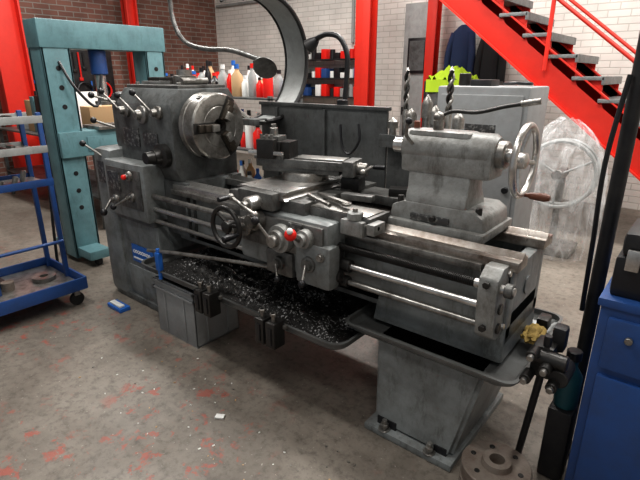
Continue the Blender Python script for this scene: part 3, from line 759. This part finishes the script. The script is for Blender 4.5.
g.done('bench_clutter',WB)
g=G(); g.b(-8.49,-8.45,3.2,4.6,.95,2.1,blackm,.005)
for y in (3.25,4.55): g.b(-8.49,-8.45,y-.03,y+.03,0,.96,blackm,.003)
for i in range(16):
    y=3.3+i*.08; h=random.uniform(.15,.5); z=random.choice([1.95,1.5]); m=random.choice([steelw,redb,black,oily,sign])
    g.cyl((-8.43,y,z),(-8.43,y,z-h),.014,m,seg=8); g.b(-8.45,-8.42,y-.03,y+.03,z-h-.05,z-h,m,.004)
for i in range(4):
    g.tor((-8.38,3.4+i*.32,1.35),(1,0,.1),.13,.016,random.choice([black,rubber,redb]),24,6)
g.done('tool_board')
g=G()
for z in (1.25,1.55,1.85):
    g.b(-6.2,-4.7,6.7,6.98,z-.02,z,blackm,.003)
    for i in range(11):
        x=-6.15+i*.135; m=random.choice([black,greyL,white,redb,blue,black])
        if i%3: g.b(x,x+.11,6.72,6.95,z,z+random.uniform(.08,.2),m,.006)
        else: g.cyl((x+.05,6.8,z),(x+.05,6.8,z+random.uniform(.1,.22)),.045,m)
for x in (-6.2,-4.7): g.b(x-.015,x+.015,6.7,7.0,.9,2.05,blackm,.003)
g.done('wall_shelf')
def coat(name,x,z,m,w=.5,h=.9):
    g=G(); t=bmesh.new(); rings=[]
    prof=[(0,.62,.13),(.25,.55,.14),(.5,.5,.13),(.75,.5,.12),(.9,.42,.1),(.97,.2,.07),(1,.08,.03)]
    for f,ww,dd in prof:
        rings.append([t.verts.new((x+w*ww*math.cos(a)+.02*math.cos(5*a+f*3),6.84+dd*math.sin(a),z+h*f)) for a in [2*math.pi*q/24 for q in range(24)]])
    for A,B in zip(rings,rings[1:]):
        for q in range(24): t.faces.new((A[q],A[(q+1)%24],B[(q+1)%24],B[q]))
    t.faces.new(rings[-1]); t.faces.new(rings[0][::-1]); g.add(t,m)
    for s_ in (-1,1): g.tube([(x+s_*w*.36,6.80,z+h*.88),(x+s_*w*.5,6.76,z+h*.6),(x+s_*w*.52,6.76,z+h*.25)],.05,m,10)
    g.cyl((x,6.84,z+h-.01),(x,7.0,z+h+.03),.012,steel); return g.done(name)
coat('hanging_jacket',-3.02,1.35,blueD,.34,.9); coat('hanging_jacket',-2.58,1.3,M('black_cloth',(.02,.02,.022),.9),.32,.9)
g=G(); g.b(-3.25,-2.3,6.2,6.55,0,1.52,blackm,.01); g.b(-3.2,-2.35,6.185,6.2,.1,1.4,greyD,.01)
g.done('storage_cabinet')
g=G(); t=bmesh.new(); nv=16
V=[[t.verts.new((-3.2+.6*i/nv,6.17+.32*j/nv,1.53+.10*abs(mn.noise(Vector((i*.5,j*.5,0))))+.14*math.sin(math.pi*i/nv)*math.sin(math.pi*j/nv))) for j in range(nv+1)] for i in range(nv+1)]
for i in range(nv):
    for j in range(nv): t.faces.new((V[i][j],V[i+1][j],V[i+1][j+1],V[i][j+1]))
g.add(t,hivis)
t=bmesh.new(); V=[[t.verts.new((-3.2+.6*i/nv,6.16-.012*math.sin(i),1.54-.16*j/4)) for j in range(5)] for i in range(nv+1)]
for i in range(nv):
    for j in range(4): t.faces.new((V[i][j],V[i+1][j],V[i+1][j+1],V[i][j+1]))
g.add(t,hivis); g.done('hivis_vest')
g=G()
g.cyl((-8.4,6.96,2.9),(3.9,6.96,2.9),.025,greyL,seg=12)
g.cyl((-5.0,6.96,2.1),(-5.0,6.96,4.1),.025,greyL,seg=12); g.done('wall_conduit')
g=G()
g.rev([(0,0),(0,.08),(.02,.085),(.42,.085),(.5,.03),(.52,.03),(.52,0)],(-7.75,1.9,0),(0,0,1),redb,20); g.cyl((-7.75,1.9,.5),(-7.7,1.9,.58),.02,black); g.done('fire_extinguisher')
g=G()
for k in range(70):
    x=random.uniform(-2.6,-.9);y=random.uniform(.9,1.5); s=random.uniform(.003,.006)
    g.box((x,y,s*.4),(s*2,s,s*.6),random.choice([white,steelw,card]),0,(0,0,random.uniform(0,180)))
g.box((-1.62,1.2,.006),(.045,.03,.01),white,.002,(0,0,30))
g.done('floor_debris')

# ---------------- lights ----------------
def area(name,loc,sx,sy,e,col=(1,.975,.94),rot=(0,0,0)):
    l=bpy.data.lights.new(name,'AREA'); l.shape='RECTANGLE'; l.size=sx; l.size_y=sy; l.energy=e; l.color=col
    o=bpy.data.objects.new(name,l); o.location=loc; o.rotation_euler=rot; SC.collection.objects.link(o)
area('ceiling_light_1',(-2.6,.9,4.1),2.4,.3,76); area('ceiling_light_2',(-1.0,2.9,4.1),2.4,.3,98)
area('ceiling_light_3',(-5.4,2.6,4.1),2.4,.3,125); area('ceiling_light_4',(-3.2,5.0,4.1),2.4,.3,165); area('ceiling_light_5',(.6,4.6,4.1),2.4,.3,105); area('ceiling_light_6',(.4,-.5,4.1),2.4,.5,42)
w=bpy.data.worlds.new('World'); SC.world=w; w.use_nodes=True
w.node_tree.nodes['Background'].inputs[0].default_value=(.9,.95,1,1); w.node_tree.nodes['Background'].inputs[1].default_value=.30

cam=bpy.data.cameras.new('camera'); co=bpy.data.objects.new('camera',cam); SC.collection.objects.link(co)
co.location=(0,0,1.6); co.rotation_euler=(R(71),0,R(39.3)); cam.lens=27; cam.sensor_width=36; cam.clip_start=.02
SC.camera=co
SC.view_settings.view_transform='Standard'
try: SC.view_settings.look='Medium High Contrast'
except Exception: SC.view_settings.look='None'
SC.view_settings.exposure=0
